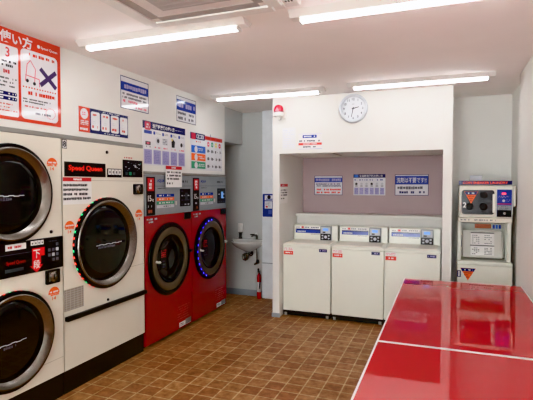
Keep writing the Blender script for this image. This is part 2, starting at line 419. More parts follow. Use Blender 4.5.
b = B(); b.plate(yy(2.517),yy(2.937),1.562,1.667,-.001,BLACK,.004); b.text('Speed Queen',yy(2.553),yy(2.899),1.595,1.644,-.0055,ORTXT,.03); b.build('brand_plate', t)
b = B(); b.plate(yy(2.959),yy(3.13),1.562,1.632,-.001,BLACK,.004); p = b.build('price_panel', t)
for k in range(4):
    b = B(); x=yy(2.968)+k*.04; b.plate(x,x+.032,1.583,1.626,-.0052,WHITEP,.003); b.quad(x+.01,x+.022,1.593,1.613,-.0085,INK); b.build('price_window', p)
b = B(); b.plate(yy(3.150),yy(3.408),1.567,1.712,-.001,BLACK,.006)
R = random.Random(5)
for k in range(16):
    x=yy(3.17)+R.random()*.21; z=1.62+R.random()*.07; b.quad(x,x+.018,z,z+.006,-.0075,R.choice((INKG,PAPERG,GREEN,INKG)))
p = b.build('control_panel', t)
for k in range(3):
    b = B(); b.rrect(yy(3.175)+k*.05,yy(3.205)+k*.05,1.585,1.61,-.007,GREYD if k!=1 else GREEN,.006,.003); b.build('button', p)
b = B(); b.disc(yy(3.31),1.66,.011,-.007,PAPERG,.003,12); b.build('selector_knob', p)
b = B(); b.plate(yy(2.499),yy(2.783),1.36,1.556,-.001,PAPER,.001); b.plate(yy(2.501),yy(2.781),1.527,1.555,-.0021,REDI,.0006); b.lines(yy(2.6),yy(2.69),1.533,1.549,-.003,PAPER,1,3,.9,.8)
b.lines(yy(2.505),yy(2.775),1.385,1.515,-.0026,INK,4,11,.55,.96); b.build('notice_sheet', t)
coin_box(t, yy(3.285),yy(3.404),1.418,1.508)
sticker(t, yy(2.56),1.2,.047,3); sticker(t, yy(3.362),1.24,.05,4)
b = B(); b.lathe((yy(2.958),0,1.76),[(.001,-.008),(.012,-.007),(.013,0)],BLACK,'y',16); b.build('lock', t)
b = B(); b.lathe((yy(2.952),0,.582),[(.001,-.008),(.010,-.007),(.011,0)],BLACK,'y',16); b.build('lock', t)
b = B(); b.plate(yy(2.5),yy(2.683),.598,.752,-.001,mat('vent grey beige',(150,142,130),.5),.004)
for k in range(9): b.plate(yy(2.503),yy(2.68),.603+k*.0165,.609+k*.0165,-.0048,SLOT,.002)
for k in range(5): b.plate(yy(2.515)+k*.036,yy(2.518)+k*.036,.6,.75,-.0055,CREAM2,.002)
b.build('vent_grille', t)
b = B(); b.box(-W2+.002,W2-.002,-.038,-.001,.527,.562,BLACK,.008); b.build('bumper_rail', t)

# ------------------------------------------------------------------ red washer dryers
def red_washer(y0, label, led, k):
    c = y0+.41; h=.409
    t = thing('washer_dryer', label, 'washing machine', (LF-.025,c,0), L90, 'red front loading washers')
    b = B(); b.lines(.12,.38,.12,.27,-.0258,mat('faint red print',(176,60,66),.4),6,80+k,.5,.7); b.lines(-h+.03,-h+.19,1.175,1.195,-.0256,PAPERG,1,50,.8,.6,True); b.lines(-h+.06,-h+.13,1.148,1.168,-.0256,PAPERG,1,51,.8,.8)
    b.hole(-h,h,.032,1.217,-.02,.783,.295,-.025,.22,RED)
    b.box(-h,-h+.003,-.025,.92,.032,1.217,RED); b.box(h-.003,h,-.025,.92,.032,1.217,RED); b.box(-h,-h+.003,-.02,.92,1.217,1.594,GREYP); b.box(h-.003,h,-.02,.92,1.217,1.594,GREYP); b.box(-h,h,-.025,.0,1.2165,1.2175,RED); b.box(-h,h,.91,.92,.032,1.596,RED); b.box(-h,h,0,.92,1.594,1.597,GREYP); b.box(-h,h,.25,.26,.03,1.59,BLACKM)
    b.build('cabinet', t)
    b = B(); b.box(-h+.01,h-.01,.03,.88,0,.031,BLACKM); b.build('base', t)
    b = B(); b.box(-h,h,-.003,.03,1.218,1.593,GREYP,.003); b.quad(-h+.15,h,1.488,1.491,-.0036,GREYD); b.lines(-h+.20,-h+.34,1.462,1.474,-.0036,INK,1,3); b.lines(-h+.58,-h+.74,1.52,1.55,-.0036,GREYD,1,3,.8,.8,True); fas = b.build('control_fascia', t, (0,-.022,0))
    b = B(); b.plate(-h+.025,-h+.155,1.222,1.575,-.0032,BLACK,.003); b.plate(-h+.042,-h+.138,1.445,1.562,-.0064,REDI,.001); b.lines(-h+.062,-h+.118,1.46,1.55,-.0078,PAPER,3,20+k,.8,.7)
    b.text('15',-h+.045,-h+.095,1.35,1.405,-.0066,PAPER,.02); b.text('kg',-h+.1,-h+.135,1.345,1.38,-.0066,PAPER,.01)
    b.lines(-h+.05,-h+.13,1.418,1.43,-.0066,INKG,1,2); b.lines(-h+.045,-h+.13,1.29,1.318,-.0066,PAPERG,1,22+k,.7,.6); b.lines(-h+.05,-h+.125,1.24,1.275,-.0066,mat('dull orange ink',(190,96,70),.4),1,24+k,.8,.7)
    b.build('side_label', fas)
    b = B(); b.text('AQUA',-h+.195,-h+.31,1.522,1.555,-.0036,BLUE,.02); b.build('lettering', fas)
    for j,(m,z) in enumerate(((BLUE,1.40),(ORNG,1.365),(GREEN,1.33),(PAPERG,1.296))):
        b = B(); b.plate(-h+.185,-h+.48,z-.014,z+.014,-.0032,m,.001); b.lines(-h+.22,-h+.46,z-.008,z+.008,-.0048,PAPER if j<3 else INKG,1,30+j,.8,.4); b.build('course_label', fas)
    b = B(); b.plate(-h+.59,-h+.79,1.282,1.46,-.0032,BLACK,.004)
    R = random.Random(40+k)
    for q in range(10):
        x=-h+.61+(q%3)*.06; z=1.295+(q//3)*.045; b.quad(x,x+.035,z,z+.012,-.0076,R.choice((INKG,GREYD,PAPERG)))
    d_ = b.build('display_panel', fas)
    b = B(); b.rrect(-h+.68,-h+.73,1.34,1.42,-.0072,SCRN if led else GREYD,.006,.002); b.build('display', d_)
    b = B(); b.box(-h+.50,-h+.525,-.010,-.0031,1.30,1.34,FABR,.003); b.build('card_slot', fas)
    b = B(); b.box(-h+.665,-h+.795,-.036,-.0255,1.146,1.215,BLACK,.004); b.build('detergent_latch', t)
    b = B(); b.lathe((-.02,0,.783),[(.355,-.025),(.356,-.040),(.346,-.052),(.325,-.056),(.306,-.050),(.29,-.05)],GBLACK,'y',72); d = b.build('door', t)
    b = B(); b.lathe((-.02,0,.783),[(.310,-.050),(.298,-.056),(.244,-.050),(.232,-.040)],SILVER,'y',72); b.build('trim_ring', d)
    b = B(); b.lathe((-.02,0,.783),[(.236,-.046),(.228,-.040),(.222,-.030),(.205,-.024)],GBLACK,'y',64); b.build('door_gasket', d)
    b = B(); b.lathe((-.02,0,.783),[(.208,-.026),(.185,-.012),(.165,-.018),(.11,-.014),(.001,-.010)],GLASSW,'y',56)
    g = b.build('door_glass', d); g['label'] = 'domed dark door glass'
    b = B(); b.plate(-.16,-.05,.69,.89,-.021,GBLACK,.001); b.lines(-.15,-.06,.80,.88,-.0226,REDI,4,60+k,.6,.7); b.lines(-.14,-.07,.70,.78,-.0226,INKG,3,62+k,.5,.6); b.build('warning_sticker', d)
    b = B(); b.tube([(-.285,-.054,.79),(-.265,-.064,.782),(-.235,-.066,.777),(-.215,-.05,.777)],[.012,.011,.010,.009],FABR,10); b.build('door_handle', d)
    b = B(); b.box(.31,.35,-.075,-.04,.80,.83,BLACK if not led else FABR,.006); b.build('door_latch', d)
    if led:
        b = B(); n=40; i0=b.mi(LEDB); i1=b.mi(GBLACK); A=[math.radians(84+172*k/n) for k in range(n+1)]
        va=[b.bm.verts.new((-.02+.315*math.cos(q),-.0570,.783+.315*math.sin(q))) for q in A]; vb=[b.bm.verts.new((-.02+.328*math.cos(q),-.0575,.783+.328*math.sin(q))) for q in A]
        for k in range(n):
            f=b.bm.faces.new((vb[k],vb[k+1],va[k+1],va[k])); f.material_index = i0 if k%3==1 else i1
        b.build('indicator_light_ring', d)
    b = B(); b.plate(.15,.385,.045,.095,-.0255,PAPER,.001); b.plate(.27,.385,.05,.105,-.0268,mat('metal plate',(150,150,150),.4,.5),.001); b.lines(.17,.26,.055,.085,-.027,INKG,2,70); b.build('rating_plate', t)
    return t
red_washer(3.447,'red front-loading washer next to the cream dryer, door ring unlit',False,0)
red_washer(4.270,'red front-loading washer at the far end by the washbasin, blue dots lit around its door',True,1)

# ------------------------------------------------------------------ top loading washers
def top_washer(x0, x1, yf, label, k):
    w=x1-x0; c=(x0+x1)/2; h=w/2
    t = thing('top_loading_washer', label, 'washing machine', (c,yf,0), 0, 'white top loading washers in the niche')
    D=.490
    b = B(); b.box(-h,h,0,D,.062,.795,OFFW,.008)
    b.build('cabinet', t)
    b = B(); b.box(-h+.002,h-.002,.001,D-.01,.008,.061,BLACKM,.003); b.build('base', t)
    for q in (-1,1):
        f = B(); f.lathe((q*(h-.035),.02,0),[(.001,.0),(.018,.0),(.018,.02),(.001,.022)],GREYT,'z',14); f.box(q*(h-.035)-.016,q*(h-.035)+.016,-.003,.0035,.010,.040,GREYT,.001); f.build('foot', t)
    # sloping top
    b = B(); o=[(0,.797),(0,.815),(.02,.828),(.37,.836),(D,.836),(D,.797)]; n=len(o)
    b.raw([(-h,y,z) for y,z in o]+[(h,y,z) for y,z in o],[list(range(n-1,-1,-1)),list(range(n,2*n))]+[[k_,(k_+1)%n,(k_+1)%n+n,k_+n] for k_ in range(n)],OFFW)
    b.build('top_frame', t)
    b = B(); bm_o=[(.025,.829),(.03,.838),(.34,.845),(.36,.836)]
    b.raw([(-h+.03,y,z) for y,z in bm_o]+[(h-.03,y,z) for y,z in bm_o],[[3,2,1,0],[4,5,6,7]]+[[k_,(k_+1)%4,(k_+1)%4+4,k_+4] for k_ in range(4)],CREAM); b.build('lid', t)
    # rear control console, slightly leaning back
    b = B(); o=[(.385,.837),(.405,1.008),(.418,1.018),(D,1.018),(D,.837)]; n=len(o)
    b.raw([(-h+.008,y,z) for y,z in o]+[(h-.008,y,z) for y,z in o],[list(range(n-1,-1,-1)),list(range(n,2*n))]+[[k_,(k_+1)%n,(k_+1)%n+n,k_+n] for k_ in range(n)],OFFW)
    cs = b.build('control_console', t)
    def yz(z): return .385+(z-.837)*.02/.171
    def slab(bb,x0_,x1_,z0,z1,m,off): bb.raw([(x0_,yz(z0)-off,z0),(x1_,yz(z0)-off,z0),(x1_,yz(z1)-off,z1),(x0_,yz(z1)-off,z1)],[[0,1,2,3]],m)
    a=-h+.03
    b = B(); slab(b,a,a+.31,.918,.955,BLUE,.001); slab(b,a,a+.31,.955,.968,NAVY,.001); slab(b,a,a+.31,.968,1.0,PAPER,.001); slab(b,a+.07,a+.10,.975,.997,REDI,.0015)
    R=random.Random(90+k)
    for q in range(9): slab(b,a+.11+q*.02,a+.125+q*.02,.98,.992,INKG if q!=3 else PAPER,.0015)
    for q in range(6): slab(b,a+.02+q*.018,a+.034+q*.018,.928,.943,PAPERG,.0015)
    for q in range(8): slab(b,a+.19+q*.014,a+.2+q*.014,.904,.91,INKG,.0015)
    for q in range(3): slab(b,a+.005+q*.015,a+.014+q*.015,.978,.99,INKG,.0015)
    b.build('course_strip', cs)
    x=h-.212
    b = B(); b.box(x,x+.135,yz(.92)-.035,yz(.92)+.02,.838,1.008,GREYP,.006); tm = b.build('coin_timer', cs); tm['label'] = 'grey coin timer with a lit display'
    yf2=yz(.92)-.036
    b = B(); b.plate(x+.012,x+.123,.925,.998,yf2+.0005,PAPERG,.0015); b.plate(x+.035,x+.10,.955,.985,yf2-.0005,SCRN,.0015); b.plate(x+.03,x+.065,.93,.945,yf2-.0005,INK,.0015); b.build('display', tm)
    b = B(); b.rrect(x+.004,x+.131,.842,.918,yf2+.0005,BLACK,.006,.003); b.disc(x+.068,.882,.018,yf2-.0026,PAPERG,.002,16)
    for qx in (.03,.105):
        for qz in (.865,.898): b.rrect(x+qx-.01,x+qx+.01,qz-.008,qz+.008,yf2-.0026,PAPERG,.003,.001)
    b.build('keypad', tm)
    b = B(); b.plate(-h+.010,-h+.124,.704,.790,0,OFFW,.0008); b.plate(-h+.012,-h+.122,.752,.788,-.001,PAPER,.0006); b.lines(-h+.018,-h+.116,.757,.785,-.002,PINK,2,100+k,.5,.7,True); b.plate(-h+.012,-h+.122,.706,.748,-.001,mat('sticker red',(222,64,50),.4),.0006); b.lines(-h+.03,-h+.105,.72,.736,-.002,PAPER,1,102+k,.9,.8,True); b.build('warning_sticker', t)
    b = B(); b.plate(h-.13,h-.04,.752,.785,-.001,NAVY,.0006); b.lines(h-.12,h-.05,.76,.777,-.002,LAV,1,105+k,.9,.7,True); b.build('model_sticker', t)
    return t
top_washer(-1.729,-1.173,4.98,'white top-loading washer on the left of the three, nearest the washbasin corner',0)
top_washer(-1.161,-.597,4.98,'white top-loading washer in the middle of the three',1)
top_washer(-.592,-.034,4.98,'white top-loading washer on the right of the three, partly behind the red table',2)

# ------------------------------------------------------------------ shoe washer and shoe dryer in the recess
SX=.372
t = thing('shoe_washer', 'off-white shoe washer number 1 standing on the floor below the shoe dryer', 'washing machine', (SX,5.02,0))
b = B(); b.box(-.25,.25,0,.48,.03,.70,OFFW,.008); b.build('cabinet', t)
b = B(); b.box(-.245,.245,.01,.47,0,.029,BLACKM); b.build('base', t)
b = B(); b.box(-.252,.252,-.004,.48,.701,.735,OFFW,.008); b.build('top_frame', t)
b = B(); b.box(-.25,.25,.30,.47,.736,1.10,OFFW,.006); bk = b.build('control_console', t)
b = B(); b.plate(-.075,.082,1.045,1.09,.2995,mat('dull orange panel',(196,104,58),.4),.002); b.lines(-.06,.07,1.055,1.08,.297,REDI,2,5,.5,.5); b.build('course_label', bk)
for q in range(3):
    b = B(); b.plate(.095+q*.028,.117+q*.028,1.045,1.085,.2995,BLUE if q!=1 else BLUE2,.002); b.build('button', bk)
b = B(); bm=bmesh.new(); bmesh.ops.create_cube(bm,size=1)
for v in bm.verts: v.co=Vector((v.co.x*.385-.012, .16+v.co.y*.045, .895+v.co.z*.285))
bmesh.ops.bevel(bm,geom=bm.edges[:],offset=.012,segments=3,affect='EDGES')
M=Matrix.Translation((0,.16,.752)) @ Matrix.Rotation(-.12,4,'X') @ Matrix.Translation((0,-.16,-.752))
b.add(bm,FABR,False,M); lid = b.build('lid', t); lid['label'] = 'raised grey lid with printed instructions'
b = B()
def q_(x0,x1,z0,z1,m,o=0):
    vs=[M@Vector(p) for p in ((x0,.1362-o,z0),(x1,.1362-o,z0),(x1,.1362-o,z1),(x0,.1362-o,z1))]; b.raw(vs,[[0,1,2,3]],m)
q_(-.12,.10,.78,1.015,PAPER); q_(-.12,.10,1.003,1.013,INK,.0006); q_(-.125,.10,.873,.883,INK,.0006)
R=random.Random(8)
for zz in (.985,.965,.945,.925,.905,.855,.84,.825,.81,.795):
    for xx in (-.105,.01):
        for q in range(4):
            if R.random()<.6: q_(xx+q*.018,xx+q*.018+.013,zz-.007,zz,INK if R.random()<.5 else INKG,.0006)
b.build('instruction_sheet', lid)
b = B(); b.plate(-.245,-.2,.84,.965,.2995,BLUE,.001); b.lines(-.24,-.205,.85,.955,.298,PAPER,4,8,.5,.6); b.build('sticker', bk)
def tri(t, x, z, w, h, y, num, nx, nz, dark):
    b = B(); b.poly([(x,z),(x+w/2,z+h),(x-w/2,z+h)],y,ORNG,.001); b.poly([(x-w/2+.004,z+h*.99),(x-w/2+.018,z+h*.74),(x+w/2-.018,z+h*.74),(x+w/2-.004,z+h*.99)][::1],y-.0011,NAVY,.0006)
    b.lines(x-w*.3,x+w*.3,z+h*.78,z+h*.94,y-.0022,PAPERG,1,12,.7,.6,True); b.lines(x-w*.24,x+w*.24,z+h*.38,z+h*.70,y-.0016,mat('dark orange ink',(186,66,28),.5),2,13,.7,.8,True); b.lines(x-w*.09,x+w*.1,z+h*.18,z+h*.36,y-.0016,MATS['dark orange ink'],1,14,.8,.9)
    b.build('triangle_sticker', t)
    b = B()
    if dark: b.plate(nx-.018,nx+.018,nz-.034,nz+.034,y-.0015,NAVY,.001)
    b.text(num,nx-.02,nx+.02,nz-.026,nz+.026,y-.0032,PAPER,.02,False); b.build('number_label', t)
tri(t,-.148,.54,.145,.125,-.0005,'1',-.231,.605,True)

t = thing('shoe_dryer', 'off-white shoe dryer number 2 on a stand above the shoe washer', 'dryer', (SX,5.05,.736))
z0=1.125-.736; z1=1.50-.736
b = B(); b.box(-.24,.25,0,.42,z0+.05,z1,OFFW,.012); b.build('cabinet', t)
b = B(); b.box(-.243,.243,-.006,.42,z0,z0+.048,CREAM,.006); b.lines(-.22,.10,z0+.016,z0+.034,-.0065,INKG,1,4,.7,.5,True); b.build('tray', t)
for x in (-.23,.222):
    b = B(); b.box(x-.018,x+.018,.02,.06,.001,z0-.001,OFFW,.004); b.build('leg', t)
for x in (-.23,.222):
    b = B(); b.box(x-.018,x+.018,.19,.225,.001,z0-.001,OFFW,.004); b.build('leg', t)
b = B(); b.box(-.241,.236,-.012,.06,z1+.002,z1+.042,NAVY,.002); b.text('COIN SNEAKER LAUNDRY',-.205,.20,z1+.01,z1+.034,-.0126,mat('orange lettering',(236,84,40),.4,emit=.2),.02); b.build('header_sign', t)
b = B(); b.rrect(-.222,.098,z0+.07,z1-.012,-.0005,CREAM,.02,.014); d = b.build('door', t)
b = B(); b.rrect(-.215,.082,z0+.082,z1-.05,-.0146,mat('charcoal window',(46,48,52),.25),.025,.006); b.build('door_glass', d)
for (x,z) in ((-.015,1.40-.736),(-.015,1.285-.736),(-.14,1.285-.736)):
    b = B(); b.lathe((x,-.0206,z),[(.034,.0),(.034,-.004),(.028,-.005),(.001,-.005)],BLACKM,'y',24); b.build('vent', d)
b = B(); b.box(.066,.094,-.034,-.015,z0+.10,z1-.09,OFFW,.005); b.build('door_handle', d)
tri(d,-.128,1.31-.736,.13,.125,-.0208,'2',-.187,1.30-.736,False)
b = B(); b.plate(.106,.236,z0+.062,z1-.045,-.0005,BLUE,.008)
b.plate(.11,.232,1.245-.736,1.30-.736,-.0085,GREYP,.001); b.lines(.115,.228,1.25-.736,1.295-.736,-.0099,INKG,3,6,.5,.6); b.plate(.11,.232,1.31-.736,1.318-.736,-.0085,REDI,.001); b.lines(.19,.23,1.335-.736,1.36-.736,-.0088,LAV,2,9,.5,.6); b.lines(.115,.225,1.372-.736,1.395-.736,-.0088,LAV,2,7,.5,.5)
p = b.build('control_panel', t)
b = B(); b.plate(.108,.234,z0+.062,z0+.128,-.0087,BLACK,.004); b.disc(.175,z0+.096,.012,-.0128,CHROME,.004,14); b.build('coin_slot', p)
b = B(); b.rrect(.148,.185,1.405-.736,1.425-.736,-.0087,LEDP,.004,.002); b.build('display', p)
b = B(); b.disc(.165,1.345-.736,.013,-.0087,PAPERG,.002,12); b.build('button', p)
b = B(); b.box(.2515,.272,.0,.08,1.29-.736,z1-.005,OFFW,.006); b.build('side_handle', t)
b = B(); b.box(-.055,.055,-.055,.055,0,.088,PAPERG,.004); b.box(-.057,.057,-.057,.057,.082,.096,PAPERG,.003)
tag(b.build('paper_box',None,(SX-.075,5.25,1.503)),'small pale box lying on top of the shoe dryer','box')

# ------------------------------------------------------------------ tables
def table(y0,y1,label):
    t = thing('work_table', label, 'table', ((-.33+.592)/2,(y0+y1)/2,0), 0, 'red folding tables'); hx=.46; hy=(y1-y0)/2
    b = B(); b.box(-hx+.009,hx-.009,-hy+.009,hy-.009,.645,.675,TABLE); b.build('tabletop', t)
    b = B(); e=.009
    for a in ((-hx,-hx+e,-hy,hy),(hx-e,hx,-hy,hy),(-hx+e,hx-e,-hy,-hy+e),(-hx+e,hx-e,hy-e,hy)): b.box(*a,.643,.6755,TEDGE)
    b.build('edge_band', t)
    b = B()
    for a in ((-hx+.05,hx-.05,-hy+.06,-hy+.08),(-hx+.05,hx-.05,hy-.08,hy-.06),(-hx+.05,-hx+.07,-hy+.08,hy-.08),(hx-.07,hx-.05,-hy+.08,hy-.08)): b.box(*a,.58,.642,TEDGE,.002)
    b.build('apron', t)
    for sx in (-1,1):
        for sy in (-1,1):
            f = B(); x=sx*(hx-.085); y=sy*(hy-.095); f.box(x-.015,x+.015,y-.015,y+.015,.004,.579,LEGM,.003); f.box(x-.02,x+.02,y-.02,y+.02,0,.0035,BLACK); f.build('leg', t)
    return t
table(2.463,4.215,'far red table with white edging, reflecting the shoe dryer')
table(.70,2.457,'nearer red table with white edging, closest to the camera')
# ------------------------------------------------------------------ posters and notices
def sheet(name,label,cat,where,u0,u1,z0,z1,fn,off=.0,t=.003,base=None,group=None,frame=None):
    base = base or PAPERL
    b = B(); w=u1-u0; h=z1-z0
    b.box(0,w,-t,0,0,h,base)
    if frame:
        for a in ((0,w,0,.006),(0,w,h-.006,h),(0,.006,.006,h-.006),(w-.006,w,.006,h-.006)): b.plate(*a,-t,frame,.001)
    fn(b,w,h,-t-.0004)
    if where=='left': o=b.build(name,None,(LW+off,u0,z0),L90)
    elif where=='reveal': o=b.build(name,None,(-1.735+off,u0,z0),L90)
    else: o=b.build(name,None,(u0,where-off,z0),0)
    return tag(o,label,cat,group)

def big(b,w,h,y):
    def X(v): return v-1.30
    def Z(v): return v-1.905
    b.quad(0,w,0,h,y,POSTR); y-=.0004
    b.rrect(X(1.82),X(2.168),.022,Z(2.362),y,PAPERL,.012,.0003); b.rrect(X(2.187),X(2.484),.022,Z(2.375),y,PAPERL,.03,.0003)
    b.rrect(X(1.45),X(1.80),.022,Z(2.362),y,PAPERL,.012,.0003)
    y-=.0009
    b.text('乾燥機の使い方',X(1.72),X(2.278),Z(2.376),Z(2.452),y,PAPERL,.03)
    b.text('Speed Queen',X(2.345),X(2.485),Z(2.402),Z(2.425),y,PAPERL,.02); b.disc(X(2.327),Z(2.416),.012,y,PAPERL,.0005,12)
    b.text('3',X(2.078),X(2.107),Z(2.29),Z(2.35),y,REDI,.02); b.text('2',X(1.72),X(1.75),Z(2.29),Z(2.35),y,REDI,.02)
    b.lines(X(2.05),X(2.16),Z(2.225),Z(2.275),y,INK,2,201,.6,.8); b.lines(X(2.0),X(2.16),Z(2.18),Z(2.22),y,REDI,1,202,.6,.7); b.lines(X(2.0),X(2.16),Z(2.10),Z(2.17),y,INK,3,203,.45,.7)
    for z in (2.055,2.025): b.rrect(X(1.95),X(2.155),Z(z),Z(z+.022),y,NAVY,.008,.0003); b.lines(X(1.96),X(2.15),Z(z+.005),Z(z+.018),y-.0006,PAPERL,1,204,.8,.6,True)
    b.lines(X(1.5),X(1.78),Z(2.17),Z(2.27),y,INK,4,211,.5,.8); b.lines(X(1.5),X(1.78),Z(1.96),Z(2.12),y,POSTR,5,212,.4,.7)
    b.lines(X(1.9),X(2.16),Z(1.95),Z(2.01),y,POSTR,3,205,.4,.7)
    b.lines(X(2.25),X(2.46),Z(2.335),Z(2.36),y,POSTR,1,206,.8,.8,True)
    # basket sketch, crossed out
    for a in (((2.22,2.17),(2.235,2.28)),((2.235,2.28),(2.26,2.31)),((2.29,2.16),(2.30,2.26)),((2.22,2.21),(2.33,2.20)),((2.26,2.31),(2.30,2.26)),((2.33,2.15),(2.33,2.2))):
        (p,q),(r,s)=a; d=Vector((r-p,s-q)).normalized(); nx,nz=-d.y*.003,d.x*.003
        b.raw([(X(p)+nx,y,Z(q)+nz),(X(p)-nx,y,Z(q)-nz),(X(r)-nx,y,Z(s)-nz),(X(r)+nx,y,Z(s)+nz)],[[0,1,2,3]],PINK)
    b.disc(X(2.235),Z(2.175),.012,y,INK,.0003,8); b.disc(X(2.29),Z(2.165),.012,y,INK,.0003,8)
    for sg in (1,-1):
        p,q,r,s=(2.338,2.275 if sg>0 else 2.165,2.47,2.165 if sg>0 else 2.275); d=Vector((r-p,s-q)).normalized(); nx,nz=-d.y*.015,d.x*.015
        yy_=y-.0004-.0003*sg
        b.raw([(X(p)+nx,yy_,Z(q)+nz),(X(p)-nx,yy_,Z(q)-nz),(X(r)-nx,yy_,Z(s)-nz),(X(r)+nx,yy_,Z(s)+nz)],[[3,2,1,0]],PURP)
    for k in range(13): b.quad(X(2.20)+k*.0215,X(2.21)+k*.0215,Z(2.128)-.0,Z(2.137),y,POSTR)
    b.lines(X(2.24),X(2.46),Z(2.085),Z(2.112),y,POSTR,1,207,.9,.8,True)
    b.lines(X(2.20),X(2.44),Z(2.03),Z(2.065),y,INK,2,208,.5,.8); b.lines(X(2.20),X(2.44),Z(2.0),Z(2.02),y,REDI,1,209,.5,.6); b.lines(X(2.28),X(2.44),Z(1.96),Z(1.985),y,INKG,1,210,.6,.7)
    for k in range(20):
        a=2*PI*k/20; b.quad(X(2.42)+.04*math.cos(a)-.003,X(2.42)+.04*math.cos(a)+.003,Z(1.985)+.035*math.sin(a)-.003,Z(1.985)+.035*math.sin(a)+.003,y,PINK)
sheet('dryer_poster','large orange-red how-to poster with a crossed-out basket above the stacked dryer','poster','left',1.30,2.512,1.905,2.466,big)
def price(b,w,h,y):
    b.quad(0,w,0,h,y,NAVY); b.quad(0,.115,0,h,y-.0004,POSTR); y-=.0008
    b.disc(.058,h-.05,.04,y,PAPERL,.0003,16); b.lines(.035,.08,h-.065,h-.035,y-.0006,PINK,2,220,.6,.8); b.lines(.02,.1,.05,.09,y,PAPERL,3,221,.7,.75,True); b.lines(.015,.10,.012,.035,y,PAPERL,1,222,.7,.8,True)
    for k in range(4):
        x=.128+k*.112; b.rrect(x,x+.096,.025,h-.022,y,PAPERL,.015,.0003)
        b.lines(x+.02,x+.08,h-.055,h-.035,y-.0006,POSTR,1,223+k,.8,.8,True); b.lines(x+.02,x+.07,.07,.11,y-.0006,PAPERG,3,230+k,.4,.5); b.lines(x+.012,x+.08,.04,.062,y-.0006,POSTR,1,227+k,.9,.7)
    b.lines(.26,.46,h-.016,h-.006,y,PAPERG,1,240,.8,.7,True); b.lines(.26,.46,.006,.016,y,PAPERG,1,241,.8,.7,True)
sheet('price_sign','long orange and navy sign with four white boxes above dryer number 8','sign','left',2.678,3.246,1.897,2.085,price)
def notice1(b,w,h,y):
    b.quad(.004,w-.004,h*.56,h*.83,y,BLUE); b.lines(.02,w-.02,h*.62,h*.77,y-.0006,LAV,1,250,.9,.85,True)
    b.lines(.025,w-.03,h*.3,h*.52,y,INKG,2,251,.6,.85,True); b.lines(.03,w-.1,h*.18,h*.3,y,PINK,1,252,.7,.8); b.lines(.2,w-.03,h*.05,h*.15,y,PINK,1,253,.7,.8,True)
sheet('notice_sign','larger laminated notice with a blue band, high on the wall over dryer number 8','notice','left',3.154,3.541,2.146,2.416,notice1,frame=NAVY)
def notice2(b,w,h,y):
    b.quad(.004,w-.004,h*.45,h*.86,y,BLUE); b.lines(.02,w-.02,h*.56,h*.76,y-.0006,LAV,1,255,.9,.85,True)
    b.lines(.025,w-.04,h*.28,h*.4,y,INKG,1,256,.8,.85,True); b.lines(.03,w-.05,h*.08,h*.22,y,INKG,1,257,.8,.75,True)
sheet('notice_sign','laminated blue and white notice high on the wall over the red washers','notice','left',4.008,4.395,2.146,2.404,notice2,frame=INKG)
def inst(b,w,h,y):
    b.quad(0,w,h*.83,h,y,NAVY); b.rrect(.035,.12,h*.80,h*.985,y-.0003,mat('crimson ink',(200,50,76),.4),.01,.0003); b.lines(.05,.105,h*.83,h*.95,y-.0012,PAPERL,2,260,.7,.8,True)
    b.text('洗濯乾燥機の使い方',.15,w*.72,h*.86,h*.96,y-.0006,PAPERL,.03); b.lines(w*.74,w*.95,h*.89,h*.93,y-.0006,LAV,1,261,.6,.7)
    for k in range(5):
        x=.02+k*.143; 
        b.rrect(x,x+.03 if k else x+.12,h*.715,h*.79,y,BLUE,.008,.0003); b.lines(x+.04,x+.12,h*.73,h*.78,y,INKG,2,262+k,.5,.6) if k else None
        b.quad(x,x+.118,.012,h*.36,y,LAV); b.lines(x+.01,x+.11,h*.06,h*.33,y-.0004,mat('violet ink',(120,116,176),.4),7,270+k,.45,.6)
        b.lines(x+.02,x+.11,h*.39,h*.45,y,PINK if k else INKG,1,280+k,.6,.6)
    b.disc(.09+.143,h*.58,.035,y,PAPERG,.0003,14); b.disc(.095+.143,h*.58,.02,y-.0006,INK,.0003,12)
    b.quad(.31,.40,h*.50,h*.66,y,PAPERG); b.lines(.315,.395,h*.51,h*.65,y-.0004,INKG,4,290,.6,.6)
    b.poly([(.47,h*.47),(.52,h*.47),(.53,h*.62),(.49,h*.68),(.465,h*.60)],y,INK,.0004); b.disc(.475,h*.66,.014,y-.0006,YELL,.0003,8)
    b.disc(.65,h*.56,.022,y,INK,.0003,12); b.disc(.69,h*.56,.02,y,PAPERG,.0003,12)
    b.quad(.04,.12,h*.46,h*.54,y,INK); b.quad(.06,.10,h*.48,h*.52,y-.0004,PINK)
sheet('instruction_sign','wide instruction poster with a navy heading above the first red washer','poster','left',3.449,4.173,1.682,2.082,inst)
